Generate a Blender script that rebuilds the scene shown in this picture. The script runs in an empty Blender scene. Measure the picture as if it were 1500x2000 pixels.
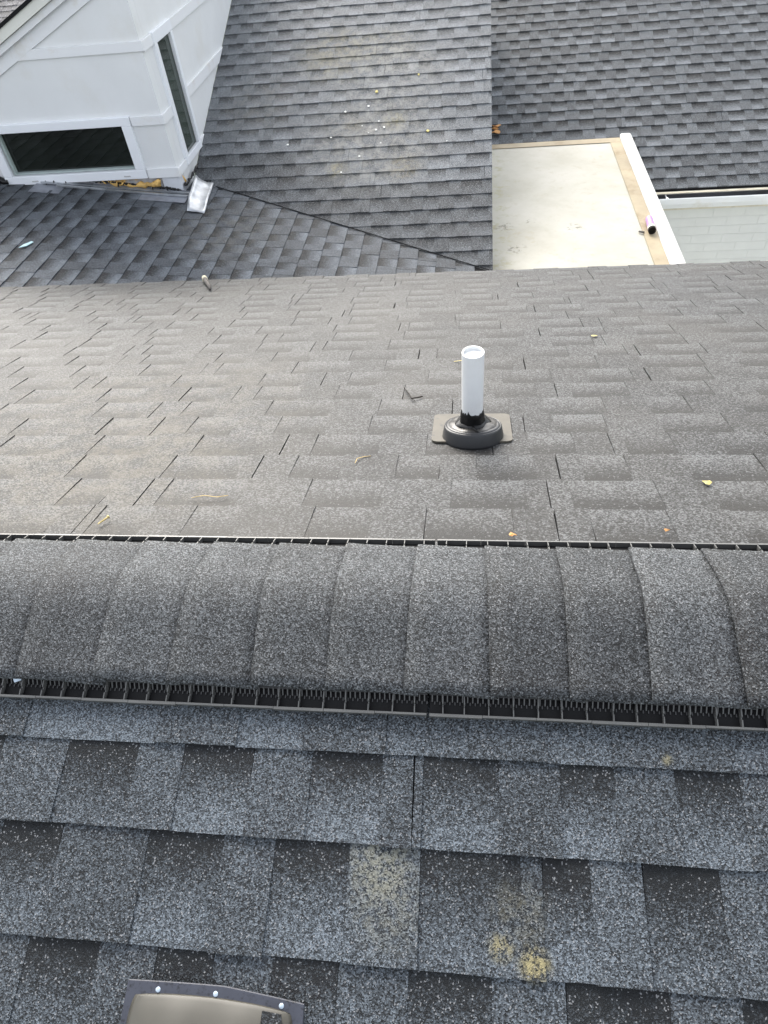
import bpy, math, random
from mathutils import Vector, Matrix

# ------------------------------------------------------------------ camera, sky, sun, exposure
scene = bpy.context.scene
col = scene.collection
R = math.radians

CAM = Vector((0.0, -0.704, 1.0))
PITCH, ROLL, YAW, FPX = R(46.905), R(-7.089), R(10.326), 1329.6
fwd = Vector((-math.sin(YAW) * math.cos(PITCH), math.cos(YAW) * math.cos(PITCH), -math.sin(PITCH)))
rt0 = Vector((math.cos(YAW), math.sin(YAW), 0))
up0 = rt0.cross(fwd)
RT = math.cos(ROLL) * rt0 + math.sin(ROLL) * up0
UP = -math.sin(ROLL) * rt0 + math.cos(ROLL) * up0
cam = bpy.data.cameras.new('camera')
cam.sensor_fit = 'VERTICAL'
cam.sensor_height = 36.0
cam.lens = FPX / 2000.0 * 36.0
cam.clip_start = 0.02
cam.clip_end = 2000
cam_o = bpy.data.objects.new('camera', cam)
col.objects.link(cam_o)
m = Matrix((RT, UP, -fwd)).transposed().to_4x4()
m.translation = CAM
cam_o.matrix_world = m
scene.camera = cam_o

SUN_EL, SUN_AZ = R(34), R(-22)          # ahead, a little to the left
world = bpy.data.worlds.new('World')
scene.world = world
world.use_nodes = True
wn = world.node_tree.nodes
sky = wn.new('ShaderNodeTexSky')
sky.sky_type = 'NISHITA'
sky.sun_disc = False
sky.sun_elevation = SUN_EL
sky.sun_rotation = SUN_AZ
sky.air_density = 1.0
sky.dust_density = 3.0
sky.ozone_density = 1.0
hs = wn.new('ShaderNodeHueSaturation')          # thin cloud takes most of the blue out of the sky
hs.inputs['Saturation'].default_value = 0.30
world.node_tree.links.new(sky.outputs[0], hs.inputs['Color'])
world.node_tree.links.new(hs.outputs[0], wn['Background'].inputs[0])
wn['Background'].inputs[1].default_value = 0.15

sun = bpy.data.lights.new('sun', 'SUN')
sun.energy = 0.9
sun.angle = R(35)
sun.color = (1.0, 0.92, 0.80)
sun_o = bpy.data.objects.new('sun', sun)
col.objects.link(sun_o)
sdir = Vector((math.sin(SUN_AZ) * math.cos(SUN_EL), math.cos(SUN_AZ) * math.cos(SUN_EL), math.sin(SUN_EL)))
sun_o.rotation_euler = sdir.to_track_quat('Z', 'Y').to_euler()
sun_o.location = sdir * 30

vs = scene.view_settings
vs.view_transform = 'Standard'
vs.look = 'None'
vs.gamma = 1.0
vs.use_curve_mapping = False
vs.exposure = 1.68
scene.cycles.use_denoising = True
scene.cycles.denoiser = 'OPENIMAGEDENOISE'
scene.cycles.denoising_input_passes = 'RGB_ALBEDO_NORMAL'
scene.cycles.denoising_prefilter = 'ACCURATE'
scene.cycles.max_bounces = 6
scene.cycles.diffuse_bounces = 3
scene.cycles.glossy_bounces = 3

# ------------------------------------------------------------------ material helpers
def mat(name):
    mt = bpy.data.materials.new(name)
    mt.use_nodes = True
    nt = mt.node_tree
    return mt, nt, nt.nodes['Principled BSDF']

class NT:
    """tiny helper for node graphs"""
    def __init__(s, nt): s.nt = nt; s.n = nt.nodes; s.l = nt.links
    def put(s, sock, v):
        if isinstance(v, bpy.types.NodeSocket): s.l.new(v, sock)
        elif v is not None: sock.default_value = v
    def math(s, op, a, b=None, clamp=False):
        n = s.n.new('ShaderNodeMath'); n.operation = op; n.use_clamp = clamp
        s.put(n.inputs[0], a); s.put(n.inputs[1], b); return n.outputs[0]
    def range(s, v, a, b, c=0.0, d=1.0, smooth=True):
        n = s.n.new('ShaderNodeMapRange'); n.interpolation_type = 'SMOOTHSTEP' if smooth else 'LINEAR'
        s.put(n.inputs[0], v)
        for i, x in enumerate((a, b, c, d)): s.put(n.inputs[1 + i], x)
        return n.outputs[0]
    def mix(s, f, a, b, mode='MIX'):
        n = s.n.new('ShaderNodeMix'); n.data_type = 'RGBA'; n.blend_type = mode
        s.put(n.inputs[0], f); s.put(n.inputs[6], a); s.put(n.inputs[7], b); return n.outputs[2]
    def noise(s, scale, detail=2.0, rough=0.5, vec=None):
        n = s.n.new('ShaderNodeTexNoise'); n.inputs['Scale'].default_value = scale
        n.inputs['Detail'].default_value = detail; n.inputs['Roughness'].default_value = rough
        if vec is not None: s.l.new(vec, n.inputs['Vector'])
        return n.outputs[0]
    def voronoi(s, scale, vec=None):
        n = s.n.new('ShaderNodeTexVoronoi'); n.inputs['Scale'].default_value = scale
        if vec is not None: s.l.new(vec, n.inputs['Vector'])
        return n.outputs
    def pos(s): return s.n.new('ShaderNodeNewGeometry').outputs['Position']
    def sep(s, v):
        n = s.n.new('ShaderNodeSeparateXYZ'); s.l.new(v, n.inputs[0]); return n.outputs
    def ramp(s, f, stops, const=False):
        n = s.n.new('ShaderNodeValToRGB'); r = n.color_ramp
        if const: r.interpolation = 'CONSTANT'
        while len(r.elements) < len(stops): r.elements.new(0.5)
        for e, (p, c) in zip(r.elements, stops): e.position = p; e.color = (*c, 1)
        s.put(n.inputs[0], f); return n.outputs[0]
    def bump(s, h, strength, dist, bsdf):
        n = s.n.new('ShaderNodeBump'); n.inputs['Strength'].default_value = strength
        n.inputs['Distance'].default_value = dist; s.l.new(h, n.inputs['Height'])
        s.l.new(n.outputs[0], bsdf.inputs['Normal'])
    def blob(s, p, c, r):
        n = s.n.new('ShaderNodeVectorMath'); n.operation = 'DISTANCE'
        s.l.new(p, n.inputs[0]); n.inputs[1].default_value = c
        return s.range(n.outputs['Value'], r, r * 0.25)

def plain(name, rgb, rough=0.6, spec=0.4, var=0.12, scale=12.0, metal=0.0, bump=0.0, bscale=80.0, dirt=None, dirt_scale=5.0, dirt_amt=0.5):
    mt, nt, b = mat(name); g = NT(nt); p = g.pos()
    n = g.noise(scale, 4, 0.6, p)
    lo = tuple(c * (1 - var) for c in rgb); hi = tuple(min(1, c * (1 + var)) for c in rgb)
    c = g.ramp(n, [(0.3, lo), (0.7, hi)])
    if dirt:
        d = g.range(g.noise(dirt_scale, 6, 0.65, p), 0.5, 0.72)
        c = g.mix(g.math('MULTIPLY', d, dirt_amt), c, (*dirt, 1))
    g.l.new(c, b.inputs['Base Color'])
    b.inputs['Roughness'].default_value = rough
    b.inputs['Specular IOR Level'].default_value = spec
    b.inputs['Metallic'].default_value = metal
    if bump: g.bump(g.noise(bscale, 3, 0.6, p), bump, 0.002, b)
    return mt

def shingle_material(name, cell=340.0, bright=1.0, tint=(0.96, 1.0, 1.08), stains_and_sheen=(), dust_and_warm_light=(0.0, (0.2, 0.18, 0.14)), contrast=1.0, rough=0.75, spec=0.35, grain=1.0, brown=0.15):
    """mineral granules: every cell of a voronoi grid is one granule; the vertex attribute
    'tab' carries (height up the tab, dark shadow-band print, tone of the tab)"""
    mt, nt, b = mat(name); g = NT(nt); p = g.pos()
    at = g.n.new('ShaderNodeAttribute'); at.attribute_name = 'tab'
    v, band, tone = g.sep(at.outputs['Vector'])
    vo = g.voronoi(cell, p)
    r1 = g.sep(vo['Color'])
    big = g.noise(7.0, 3, 0.6, p)
    mid = g.noise(55.0, 2, 0.6, p)
    # dark granules are dropped on the upper part of the band tabs, pale blue ones near their butt
    edge = g.math('ADD', v, g.math('MULTIPLY', g.math('SUBTRACT', mid, 0.5), 0.35))
    dark = g.math('MULTIPLY', g.range(edge, 0.40, 0.95), band)
    pale = g.math('MULTIPLY', g.range(edge, 0.50, 0.12), band)
    x = g.math('ADD', g.math('ADD', g.math('MULTIPLY', g.math('SUBTRACT', r1[0], 0.5), grain), 0.5), g.math('MULTIPLY', g.math('SUBTRACT', tone, 0.5), 0.55 * contrast))
    x = g.math('ADD', x, g.math('MULTIPLY', g.math('SUBTRACT', big, 0.5), 0.30))
    x = g.math('SUBTRACT', x, g.math('MULTIPLY', dark, 0.62 * contrast))
    x = g.math('ADD', x, g.math('MULTIPLY', pale, 0.20 * contrast))
    t = tint
    def c(k, w=1.0): return (k * bright * (t[0] * w), k * bright * t[1], k * bright * (t[2] / w))
    base = g.ramp(g.math('MULTIPLY', x, 0.72, True), [(0.0, c(0.006)), (0.14, c(0.012)), (0.34, c(0.034)), (0.55, c(0.058, 0.99)), (0.72, c(0.092)), (0.95, c(0.160))])
    # stray white granules everywhere
    sp = g.math('GREATER_THAN', r1[1], 0.965)
    base = g.mix(g.math('MULTIPLY', sp, 0.75), base, (0.18 * bright, 0.184 * bright, 0.19 * bright, 1))
    # warm brown granules here and there
    wb = g.math('MULTIPLY', g.range(g.noise(3.1, 2, 0.5, p), 0.5, 0.75), brown)
    base = g.mix(g.math('MULTIPLY', wb, g.math('GREATER_THAN', r1[2], 0.5)), base, (0.046 * bright, 0.040 * bright, 0.035 * bright, 1))
    if dust_and_warm_light[0]:
        base = g.mix(g.math('MULTIPLY', g.range(g.noise(1.6, 4, 0.6, p), 0.25, 0.75), dust_and_warm_light[0]), base, (*dust_and_warm_light[1], 1))
    sn = {}
    for (cen, rad, colr, amt) in stains_and_sheen:
        sc_ = 14.0 if rad > 0.3 else 30.0 if rad > 0.1 else 70.0
        if sc_ not in sn: sn[sc_] = g.range(g.math('ADD', g.noise(sc_, 5, 0.7, p), g.math('MULTIPLY', g.math('SUBTRACT', r1[0], 0.5), 0.22)), 0.40, 0.62)
        k = g.blob(p, cen, rad)
        nn = sn[sc_]
        base = g.mix(g.math('MULTIPLY', g.math('MULTIPLY', k, nn), amt), base, (*colr, 1))
    g.l.new(base, b.inputs['Base Color'])
    b.inputs['Roughness'].default_value = rough
    b.inputs['Specular IOR Level'].default_value = spec
    g.bump(g.math('ADD', vo['Distance'], g.math('MULTIPLY', mid, 0.6)), 0.55, 0.0016, b)
    return mt

# ------------------------------------------------------------------ mesh helpers
def link(name, verts, faces, material, parent=None, smooth=False, origin=None):
    if origin is None:
        origin = Vector((0, 0, 0))
        for v in verts: origin += Vector(v)
        origin /= len(verts)
    me = bpy.data.meshes.new(name)
    me.from_pydata([Vector(v) - origin for v in verts], [], faces)
    me.materials.append(material)
    if smooth:
        me.polygons.foreach_set('use_smooth', [True] * len(me.polygons))
    o = bpy.data.objects.new(name, me)
    col.objects.link(o)
    o.location = origin
    if parent is not None:
        o.parent = parent
        off = parent.location.copy()
        q = parent.parent
        while q is not None: off += q.location; q = q.parent
        o.location = origin - off
    return o

def empty(name, loc):
    o = bpy.data.objects.new(name, None); o.empty_display_size = 0.1
    col.objects.link(o); o.location = loc
    return o

def tag(o, label=None, cat=None, group=None, kind=None):
    for k, v in (('label', label), ('category', cat), ('group', group), ('kind', kind)):
        if v: o[k] = v
    return o

class MB:
    def __init__(s): s.v = []; s.f = []
    def add(s, vs, fs):
        k = len(s.v); s.v += [Vector(x) for x in vs]; s.f += [tuple(i + k for i in f) for f in fs]
    def box(s, p0, p1):
        (a, b, c), (d, e, f) = p0, p1
        a, d = sorted((a, d)); b, e = sorted((b, e)); c, f = sorted((c, f))
        s.add([(a, b, c), (d, b, c), (d, e, c), (a, e, c), (a, b, f), (d, b, f), (d, e, f), (a, e, f)],
              [(3, 2, 1, 0), (4, 5, 6, 7), (0, 1, 5, 4), (1, 2, 6, 5), (2, 3, 7, 6), (3, 0, 4, 7)])
    def fbox(s, fr, u0, u1, d0, d1, n0, n1, n0b=None, n1b=None):
        """box in a slope frame; n0b/n1b are the heights at d1"""
        n0b = n0 if n0b is None else n0b; n1b = n1 if n1b is None else n1b
        P = fr.pt
        s.add([P(u0, d0, n0), P(u1, d0, n0), P(u1, d1, n0b), P(u0, d1, n0b), P(u0, d0, n1), P(u1, d0, n1), P(u1, d1, n1b), P(u0, d1, n1b)],
              [(3, 2, 1, 0), (4, 5, 6, 7), (0, 1, 5, 4), (1, 2, 6, 5), (2, 3, 7, 6), (3, 0, 4, 7)] if fr.right else
              [(0, 1, 2, 3), (7, 6, 5, 4), (4, 5, 1, 0), (5, 6, 2, 1), (6, 7, 3, 2), (7, 4, 0, 3)])
    def prism(s, poly, axis_off):
        """closed outline (list of Vectors) swept by axis_off"""
        n = len(poly); k = len(s.v)
        o = Vector(axis_off)
        s.v += [Vector(p) for p in poly] + [Vector(p) + o for p in poly]
        nrm = Vector((0, 0, 0))
        for i in range(n):
            nrm += Vector(poly[i]).cross(Vector(poly[(i + 1) % n]))
        fl = nrm.dot(o) > 0
        f = [tuple(range(n - 1, -1, -1)), tuple(range(n, 2 * n))] + [(i, (i + 1) % n, n + (i + 1) % n, n + i) for i in range(n)]
        if not fl: f = [tuple(reversed(x)) for x in f]
        s.f += [tuple(i + k for i in x) for x in f]
    def lathe(s, base, axis, prof, seg=32, wob=None):
        """profile of (radius, height) turned round an axis"""
        ax = Vector(axis).normalized(); e1 = ax.orthogonal().normalized(); e2 = ax.cross(e1)
        k = len(s.v); base = Vector(base)
        for j, (r, h) in enumerate(prof):
            for i in range(seg):
                t = 2 * math.pi * i / seg
                rr, hh = (r, h) if wob is None else wob(j, t, r, h)
                s.v.append(base + ax * hh + (e1 * math.cos(t) + e2 * math.sin(t)) * rr)
        for j in range(len(prof) - 1):
            for i in range(seg):
                a = k + j * seg + i; b = k + j * seg + (i + 1) % seg
                s.f.append((a, b, b + seg, a + seg))
        if prof[0][0] > 0.0005: s.f.append(tuple(k + i for i in range(seg - 1, -1, -1)))
        if prof[-1][0] > 0.0005: s.f.append(tuple(k + (len(prof) - 1) * seg + i for i in range(seg)))
    def tube(s, pts, rads, seg=6):
        pts = [Vector(p) for p in pts]; k = len(s.v)
        for j, p in enumerate(pts):
            d = (pts[min(j + 1, len(pts) - 1)] - pts[max(j - 1, 0)]).normalized()
            e1 = d.cross(Vector((0.13, 0.21, 0.97))).normalized(); e2 = d.cross(e1)
            for i in range(seg):
                t = 2 * math.pi * i / seg
                s.v.append(p + (e1 * math.cos(t) + e2 * math.sin(t)) * rads[j])
        for j in range(len(pts) - 1):
            for i in range(seg):
                a = k + j * seg + i; b = k + j * seg + (i + 1) % seg
                s.f.append((a, b, b + seg, a + seg))
        s.f.append(tuple(k + i for i in range(seg - 1, -1, -1)))
        s.f.append(tuple(k + (len(pts) - 1) * seg + i for i in range(seg)))
    def build(s, name, material, parent=None, smooth=False, origin=None):
        return link(name, s.v, s.f, material, parent, smooth, origin)

def bevel(o, w=0.002, seg=2):
    md = o.modifiers.new('bevel', 'BEVEL'); md.width = w; md.segments = seg; md.limit_method = 'ANGLE'; md.angle_limit = R(40)
    return o

class Frame:
    """a roof plane: u along the courses, d down the slope, n out of it"""
    def __init__(s, O, U, D):
        s.O = Vector(O); s.U = Vector(U).normalized(); s.D = Vector(D).normalized()
        N = s.U.cross(s.D); s.right = N.z > 0
        s.N = (N if N.z > 0 else -N).normalized()
    def pt(s, u, d, n=0.0): return s.O + s.U * u + s.D * d + s.N * n

class BentFrame(Frame):
    """the low roof flattens out a little towards its upper end"""
    def pt(s, u, d, n=0.0): return s.O + s.U * u + s.D * d + s.N * (n - 0.085 * max(0.0, -2.85 - d))

def clip(poly, lines):
    """keep the part of a (u,d) polygon with a*u+b*d+c >= 0 for each line"""
    for (a, b, c) in lines:
        out = []
        for i in range(len(poly)):
            p, q = poly[i], poly[(i + 1) % len(poly)]
            fp, fq = a * p[0] + b * p[1] + c, a * q[0] + b * q[1] + c
            if fp >= 0: out.append(p)
            if (fp >= 0) != (fq >= 0):
                t = fp / (fp - fq); out.append((p[0] + (q[0] - p[0]) * t, p[1] + (q[1] - p[1]) * t))
        poly = out
        if len(poly) < 3: return []
    return poly

def to_photo(P):
    w = P - CAM; z = w.dot(fwd)
    if z < 0.02: return None
    return 750 + FPX * w.dot(RT) / z, 1000 - FPX * w.dot(UP) / z

def photo_area(pts):
    q = [to_photo(p) for p in pts]
    if any(x is None for x in q): return 0.0
    cx = sum(x for x, y in q) / len(q); cy = sum(y for x, y in q) / len(q)
    if not (-20 < cx < 1520 and -20 < cy < 2020): return 0.0
    return abs(sum(q[i][0] * q[(i + 1) % len(q)][1] - q[(i + 1) % len(q)][0] * q[i][1] for i in range(len(q)))) / 2

EXP = 0.143
def add_tab_attr(me, data):
    a = me.attributes.new('tab', 'FLOAT_VECTOR', 'POINT')
    a.data.foreach_set('vector', [x for v in data for x in v])

def tab_geometry(fr, poly, butt, top, h, band, tone, lift=0.0):
    """wedge-shaped tab: thickest at the butt, sliding under the course above"""
    if fr.right: poly = poly if area2(poly) > 0 else poly[::-1]
    else: poly = poly if area2(poly) < 0 else poly[::-1]
    L = butt - top
    vs, at = [], []
    for (u, d) in poly:
        v = (butt - d) / L
        vs.append(fr.pt(u, d, max(0.0012, h * (1 - v) ** 0.9 + lift))); at.append((max(0, min(1, v)), band, tone))
    n = len(poly)
    for (u, d) in poly:
        v = (butt - d) / L
        vs.append(fr.pt(u, d, -0.004)); at.append((max(0, min(1, v)), band, tone))
    fs = [tuple(range(n)), tuple(range(2 * n - 1, n - 1, -1))] + [(n + i, n + (i + 1) % n, (i + 1) % n, i) for i in range(n)]
    return vs, fs, at

def area2(p): return sum(p[i][0] * p[(i + 1) % len(p)][1] - p[(i + 1) % len(p)][0] * p[i][1] for i in range(len(p)))

def lay_shingles(root, fr, butts, u0, u1, material, seed, clips=(), patterns=None, tone_fn=None, wave=0.002, gap=0.0009, keep=295, hide=None, mat_fn=None, band_amt=1.0, wt=(0.085, 0.155), wb=(0.095, 0.185)):
    rnd = random.Random(seed)
    tabs = []
    for k, butt in enumerate(butts):
        top = (butts[k - 1] if k else butt - EXP) - 0.012
        spans = []
        if patterns and k in patterns:
            edges, first = patterns[k]
            spans = [(edges[i], edges[i + 1], (first + i) % 2 if not isinstance(first, str) else int(first[i])) for i in range(len(edges) - 1)]
            u = edges[-1]; ty = 1 - spans[-1][2]
            lo = edges[0]; tl = 1 - spans[0][2]
            while lo > u0:
                w = rnd.uniform(*(wb if tl else wt)); spans.insert(0, (lo - w, lo, tl)); lo -= w; tl = 1 - tl
        else:
            u = u0 - rnd.uniform(0, 0.3); ty = rnd.randint(0, 1)
        nextj = u + rnd.uniform(0.3, 1.0)
        while u < u1:
            w = rnd.uniform(*(wb if ty else wt))
            if not ty and u > nextj:                      # butt joint of two strips: two teeth side by side
                a = rnd.uniform(0.25, 0.75) * w
                spans.append((u, u + a, 0)); spans.append((u + a, u + w, 0)); nextj += 1.0
            else:
                spans.append((u, u + w, ty))
            u += w; ty = 1 - ty
        row_tone = rnd.uniform(-0.05, 0.05)
        ph = rnd.uniform(0, 6.3); row_h = rnd.uniform(-0.0006, 0.0008)
        for (a, b, ty) in spans:
            if b < u0 or a > u1: continue
            jit = rnd.uniform(-0.0012, 0.0012)
            def bl(u): return butt + wave * math.sin(u * 2.3 + ph) + jit
            sk = rnd.uniform(-0.002, 0.002); gg = gap * rnd.uniform(0.5, 1.6)
            if ty: gg *= -1.5                             # the backing runs on under the teeth
            n = 3
            poly = [(a + gg + sk, top), (b - gg + sk, top)] + [(b - gg - (b - a - 2 * gg) * i / n, bl(b - (b - a) * i / n) + rnd.uniform(-0.0007, 0.0007)) for i in range(n + 1)]
            poly = clip(poly, clips)
            if len(poly) < 3 or abs(area2(poly)) < 0.0004: continue
            h = (0.0062 if ty else 0.0094) + rnd.uniform(-0.0007, 0.0007) + row_h
            tone = 0.5 + row_tone + rnd.uniform(-0.13, 0.13) + (0.02 if not ty else -0.02)
            cen = fr.pt(sum(p[0] for p in poly) / len(poly), sum(p[1] for p in poly) / len(poly))
            if tone_fn: tone += tone_fn(cen, k, (a + b) / 2)
            vis = photo_area([fr.pt(pu, max(pd, top + 0.012)) for pu, pd in poly])
            if hide and hide(cen): continue
            tabs.append((vis, tab_geometry(fr, poly, butt, top, h, ty * band_amt * rnd.uniform(0.75, 1.1), tone), (mat_fn and mat_fn(k, (a + b) / 2)) or material))
    tabs.sort(key=lambda t: -t[0])
    rest = MB(); rest_at = []
    for i, (vis, (vs, fs, at), tm) in enumerate(tabs):
        if i < keep and vis > 60:
            o = link('shingle', vs, fs, tm, root)
            add_tab_attr(o.data, at)
        else:
            rest.add(vs, fs); rest_at += at
    if rest.v:
        o = rest.build('shingle_field', material, root, origin=Vector(root.location))
        add_tab_attr(o.data, rest_at)
        tag(o, kind='stuff')
    return len(tabs)

def deck(name, fr, poly, thick, material, label, cat='roof', n=-0.0015):
    P = [fr.pt(u, d, n) for u, d in poly]
    b = MB(); b.prism(P, -fr.N * thick)
    o = b.build(name, material, origin=Vector((0, 0, 0)))
    return tag(o, label, cat)

# ------------------------------------------------------------------ materials
YEL = (0.27, 0.235, 0.125)
TAN = (0.14, 0.13, 0.105)
M = {}
NEAR_ST = [((0.100, -0.508, -0.161), 0.032, YEL, 1.0), ((0.052, -0.492, -0.156), 0.026, YEL, 0.8), ((0.080, -0.45, -0.14), 0.06, (0.15, 0.14, 0.10), 0.4),
    ((0.312, -0.236, -0.074), 0.014, YEL, 0.5)]
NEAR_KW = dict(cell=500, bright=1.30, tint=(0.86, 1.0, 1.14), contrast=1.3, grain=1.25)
M['near'] = shingle_material('granules_near', stains_and_sheen=NEAR_ST, **NEAR_KW)
M['near_pale'] = shingle_material('granules_near_dusty', stains_and_sheen=[((-0.128, -0.400, -0.125), 0.075, (0.25, 0.245, 0.19), 0.6), ((-0.115, -0.455, -0.14), 0.08, (0.20, 0.195, 0.155), 0.4)], **NEAR_KW)
M['cap'] = shingle_material('granules_cap', 500, 1.22, (0.93, 1.0, 1.06), grain=1.25)
M['far'] = shingle_material('granules_far', 310, 0.71, (0.96, 1.0, 1.03), dust_and_warm_light=(0.22, (0.105, 0.097, 0.082)), stains_and_sheen=[  # dust and warm sunlight, both mixed into the base colour
    ((-1.1, 0.9, -0.3), 0.9, (0.13, 0.115, 0.085), 0.28), ((-0.9, 0.45, -0.15), 0.5, (0.13, 0.115, 0.085), 0.25)], contrast=1.95, rough=0.66, spec=0.45, grain=1.7, brown=0.3)  # these blobs paint the warm sun sheen on the slope's left side
M['cricket'] = shingle_material('granules_cricket', 520, 1.75, (0.89, 1.0, 1.14), stains_and_sheen=[((-1.9, 4.3, -1.23), 0.7, TAN, 0.35)], contrast=1.4)
M['upper'] = shingle_material('granules_upper', 520, 3.2, (0.93, 1.0, 1.06), stains_and_sheen=[
    ((-1.2, 6.45, -0.66), 0.5, (0.235, 0.217, 0.149), 0.6), ((-0.75, 6.5, -0.65), 0.4, (0.235, 0.226, 0.174), 0.5),
    ((-0.64, 5.62, -0.98), 0.16, (0.314, 0.286, 0.174), 0.7), ((-1.1, 5.13, -1.16), 0.12, (0.295, 0.261, 0.156), 0.8), ((-0.55, 5.12, -1.16), 0.2, (0.279, 0.243, 0.156), 0.6),
    ((-1.0, 5.6, -1.0), 0.12, (0.295, 0.270, 0.192), 0.6), ((-1.9, 5.9, -0.87), 0.5, (0.2, 0.19, 0.165), 0.4), ((-0.8, 5.4, -1.06), 0.8, (0.28, 0.275, 0.25), 0.65), ((-0.7, 6.2, -0.76), 0.7, (0.28, 0.28, 0.26), 0.55), ((-0.85, 5.55, -1.0), 0.12, (0.40, 0.39, 0.35), 0.5)])
M['lower'] = shingle_material('granules_lower', 520, 2.15, (0.92, 1.0, 1.07), contrast=1.55)
M['distant'] = shingle_material('granules_distant', 200, 2.6, (1.02, 1.0, 1.06))
M['felt'] = plain('roofing_felt', (0.012, 0.012, 0.013), 0.9, 0.2)
M['black_plastic'] = plain('black_plastic', (0.005, 0.005, 0.0055), 0.6, 0.25, bump=0.15, bscale=300)
M['lip_plastic'] = plain('edge_glint_black_plastic', (0.10, 0.10, 0.096), 0.34, 0.6, bump=0.15, bscale=300)  # black plastic painted grey for the light its glossy edges catch
M['comb_plastic'] = plain('comb_plastic', (0.045, 0.045, 0.045), 0.4, 0.5)
M['white_paint'] = plain('white_paint', (0.76, 0.77, 0.77), 0.55, 0.4, var=0.03, scale=3, dirt=(0.55, 0.5, 0.38), dirt_scale=2.2, dirt_amt=0.16, bump=0.05, bscale=25)
M['trim_paint'] = plain('trim_paint', (0.80, 0.81, 0.82), 0.5, 0.4, var=0.02, scale=5, dirt=(0.50, 0.42, 0.28), dirt_scale=5.0, dirt_amt=0.30)
M['rake_paint'] = plain('rake_paint', (0.74, 0.74, 0.68), 0.55, 0.4, var=0.03, scale=4)
M['vinyl'] = plain('window_vinyl', (0.85, 0.87, 0.90), 0.3, 0.5, var=0.01)

# ------------------------------------------------------------------ roof planes (the large structure)
PA = R(18.435); ca, sa = math.cos(PA), math.sin(PA)
near = Frame((0, 0, 0), (1, 0, 0), (0, -ca, -sa))
far = Frame((0, 0, 0), (1, 0, 0), (0, ca, -sa))
PB = R(20.556); cb, sb = math.cos(PB), math.sin(PB)
upper = Frame((0, -sb * -2.888, cb * -2.888), (1, 0, 0), (0, -cb, -sb))
lower = Frame((0, -sb * -3.953, cb * -3.953), (1, 0, 0), (0, -cb, -sb))
distant = Frame((0, -sb * -5.4, cb * -5.4), (1, 0, 0), (0, -cb, -sb))
PC = R(8.67); cc, scn = math.cos(PC), math.sin(PC)
cricket = BentFrame((0.151 * -1.5129, 0, 0.989 * -1.5129), (0, 1, 0), (cc, 0, -scn))

ground = MB(); ground.add([(-400, -400, -6.2), (400, -400, -6.2), (400, 400, -6.2), (-400, 400, -6.2)], [(0, 1, 2, 3)])
tag(ground.build('ground', plain('lawn', (0.05, 0.075, 0.03), 0.95, 0.1, var=0.4, scale=0.6), origin=Vector((0, 0, 0))), kind='structure')

# main gable: near slope and far slope meet under the ridge vent
near_roof = deck('roof_slope', near, [(-4.5, 0.03), (4.5, 0.03), (4.5, 3.4), (-4.5, 3.4)], 0.03, M['felt'], 'dark blue-grey shingled slope below the ridge vent, carrying the plastic roof vent')
NEAR_BUTTS = [0.120, 0.2614, 0.393, 0.552, 0.700, 0.845, 0.99, 1.133, 1.276]
pats = {1: ([-0.90, -0.765, -0.527, -0.382, -0.269, -0.13, 0.004, 0.130, 0.228, 0.407, 0.52], '0101010101'),
        2: ([-0.80, -0.679, -0.551, -0.470, -0.351, -0.251, -0.133, -0.082, -0.068, 0.051, 0.147, 0.230, 0.321, 0.415, 0.53], '01010100101010'),
        3: ([-0.76, -0.656, -0.507, -0.382, -0.297, -0.177, -0.067, 0.083, 0.116, 0.185, 0.261, 0.368, 0.47], '101010101010'),
        4: ([-0.78, -0.669, -0.553, -0.460, -0.372, -0.282, -0.183, -0.079, 0.039, 0.143, 0.280, 0.376, 0.50], '010101010101')}
lay_shingles(near_roof, near, NEAR_BUTTS, -1.5, 1.3, M['near'], 11, patterns=pats, mat_fn=lambda k, u: M['near_pale'] if k == 3 and -0.17 < u < -0.08 else None, wave=0.0015, gap=0.0006, tone_fn=lambda c, k, u: 0.05 if k == 1 else 0.0)

far_roof = deck('roof_slope', far, [(-6, 0.03), (4.5, 0.03), (4.5, 3.285), (-6, 3.285)], 0.03, M['felt'], 'warm grey shingled slope falling away beyond the ridge vent, pierced by the white pipe')
FAR_BUTTS = [0.193 + EXP * k for k in range(22)] + [3.298]
lay_shingles(far_roof, far, FAR_BUTTS, -4.3, 3.0, M['far'], 5, wave=0.0022, gap=0.0016, wt=(0.095, 0.17), wb=(0.10, 0.20))
ft = MB(); ft.fbox(far, -6, 4.5, 3.255, 3.292, -0.12, -0.034)
ft.build('fascia', M['trim_paint'], far_roof)

# cricket draining to the valley, upper slope above it
def vline(fr, a, b, keep):
    """half plane in a frame's (u,d) through world points a, b that keeps point keep"""
    def ud(P): w = P - fr.O; return w.dot(fr.U), w.dot(fr.D)
    (u0, d0), (u1, d1), (uk, dk) = ud(a), ud(b), ud(keep)
    A, B_, C = d1 - d0, -(u1 - u0), -(d1 - d0) * u0 + (u1 - u0) * d0
    return (A, B_, C) if A * uk + B_ * dk + C > 0 else (-A, -B_, -C)
V0, V1 = Vector((-2.163, 5.0237, -1.2005)), Vector((0.1396, 4.0873, -1.5517))
vd = (V1 - V0)
VA, VB = V0 - vd * 0.35, V1 + vd * 0.1

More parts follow.
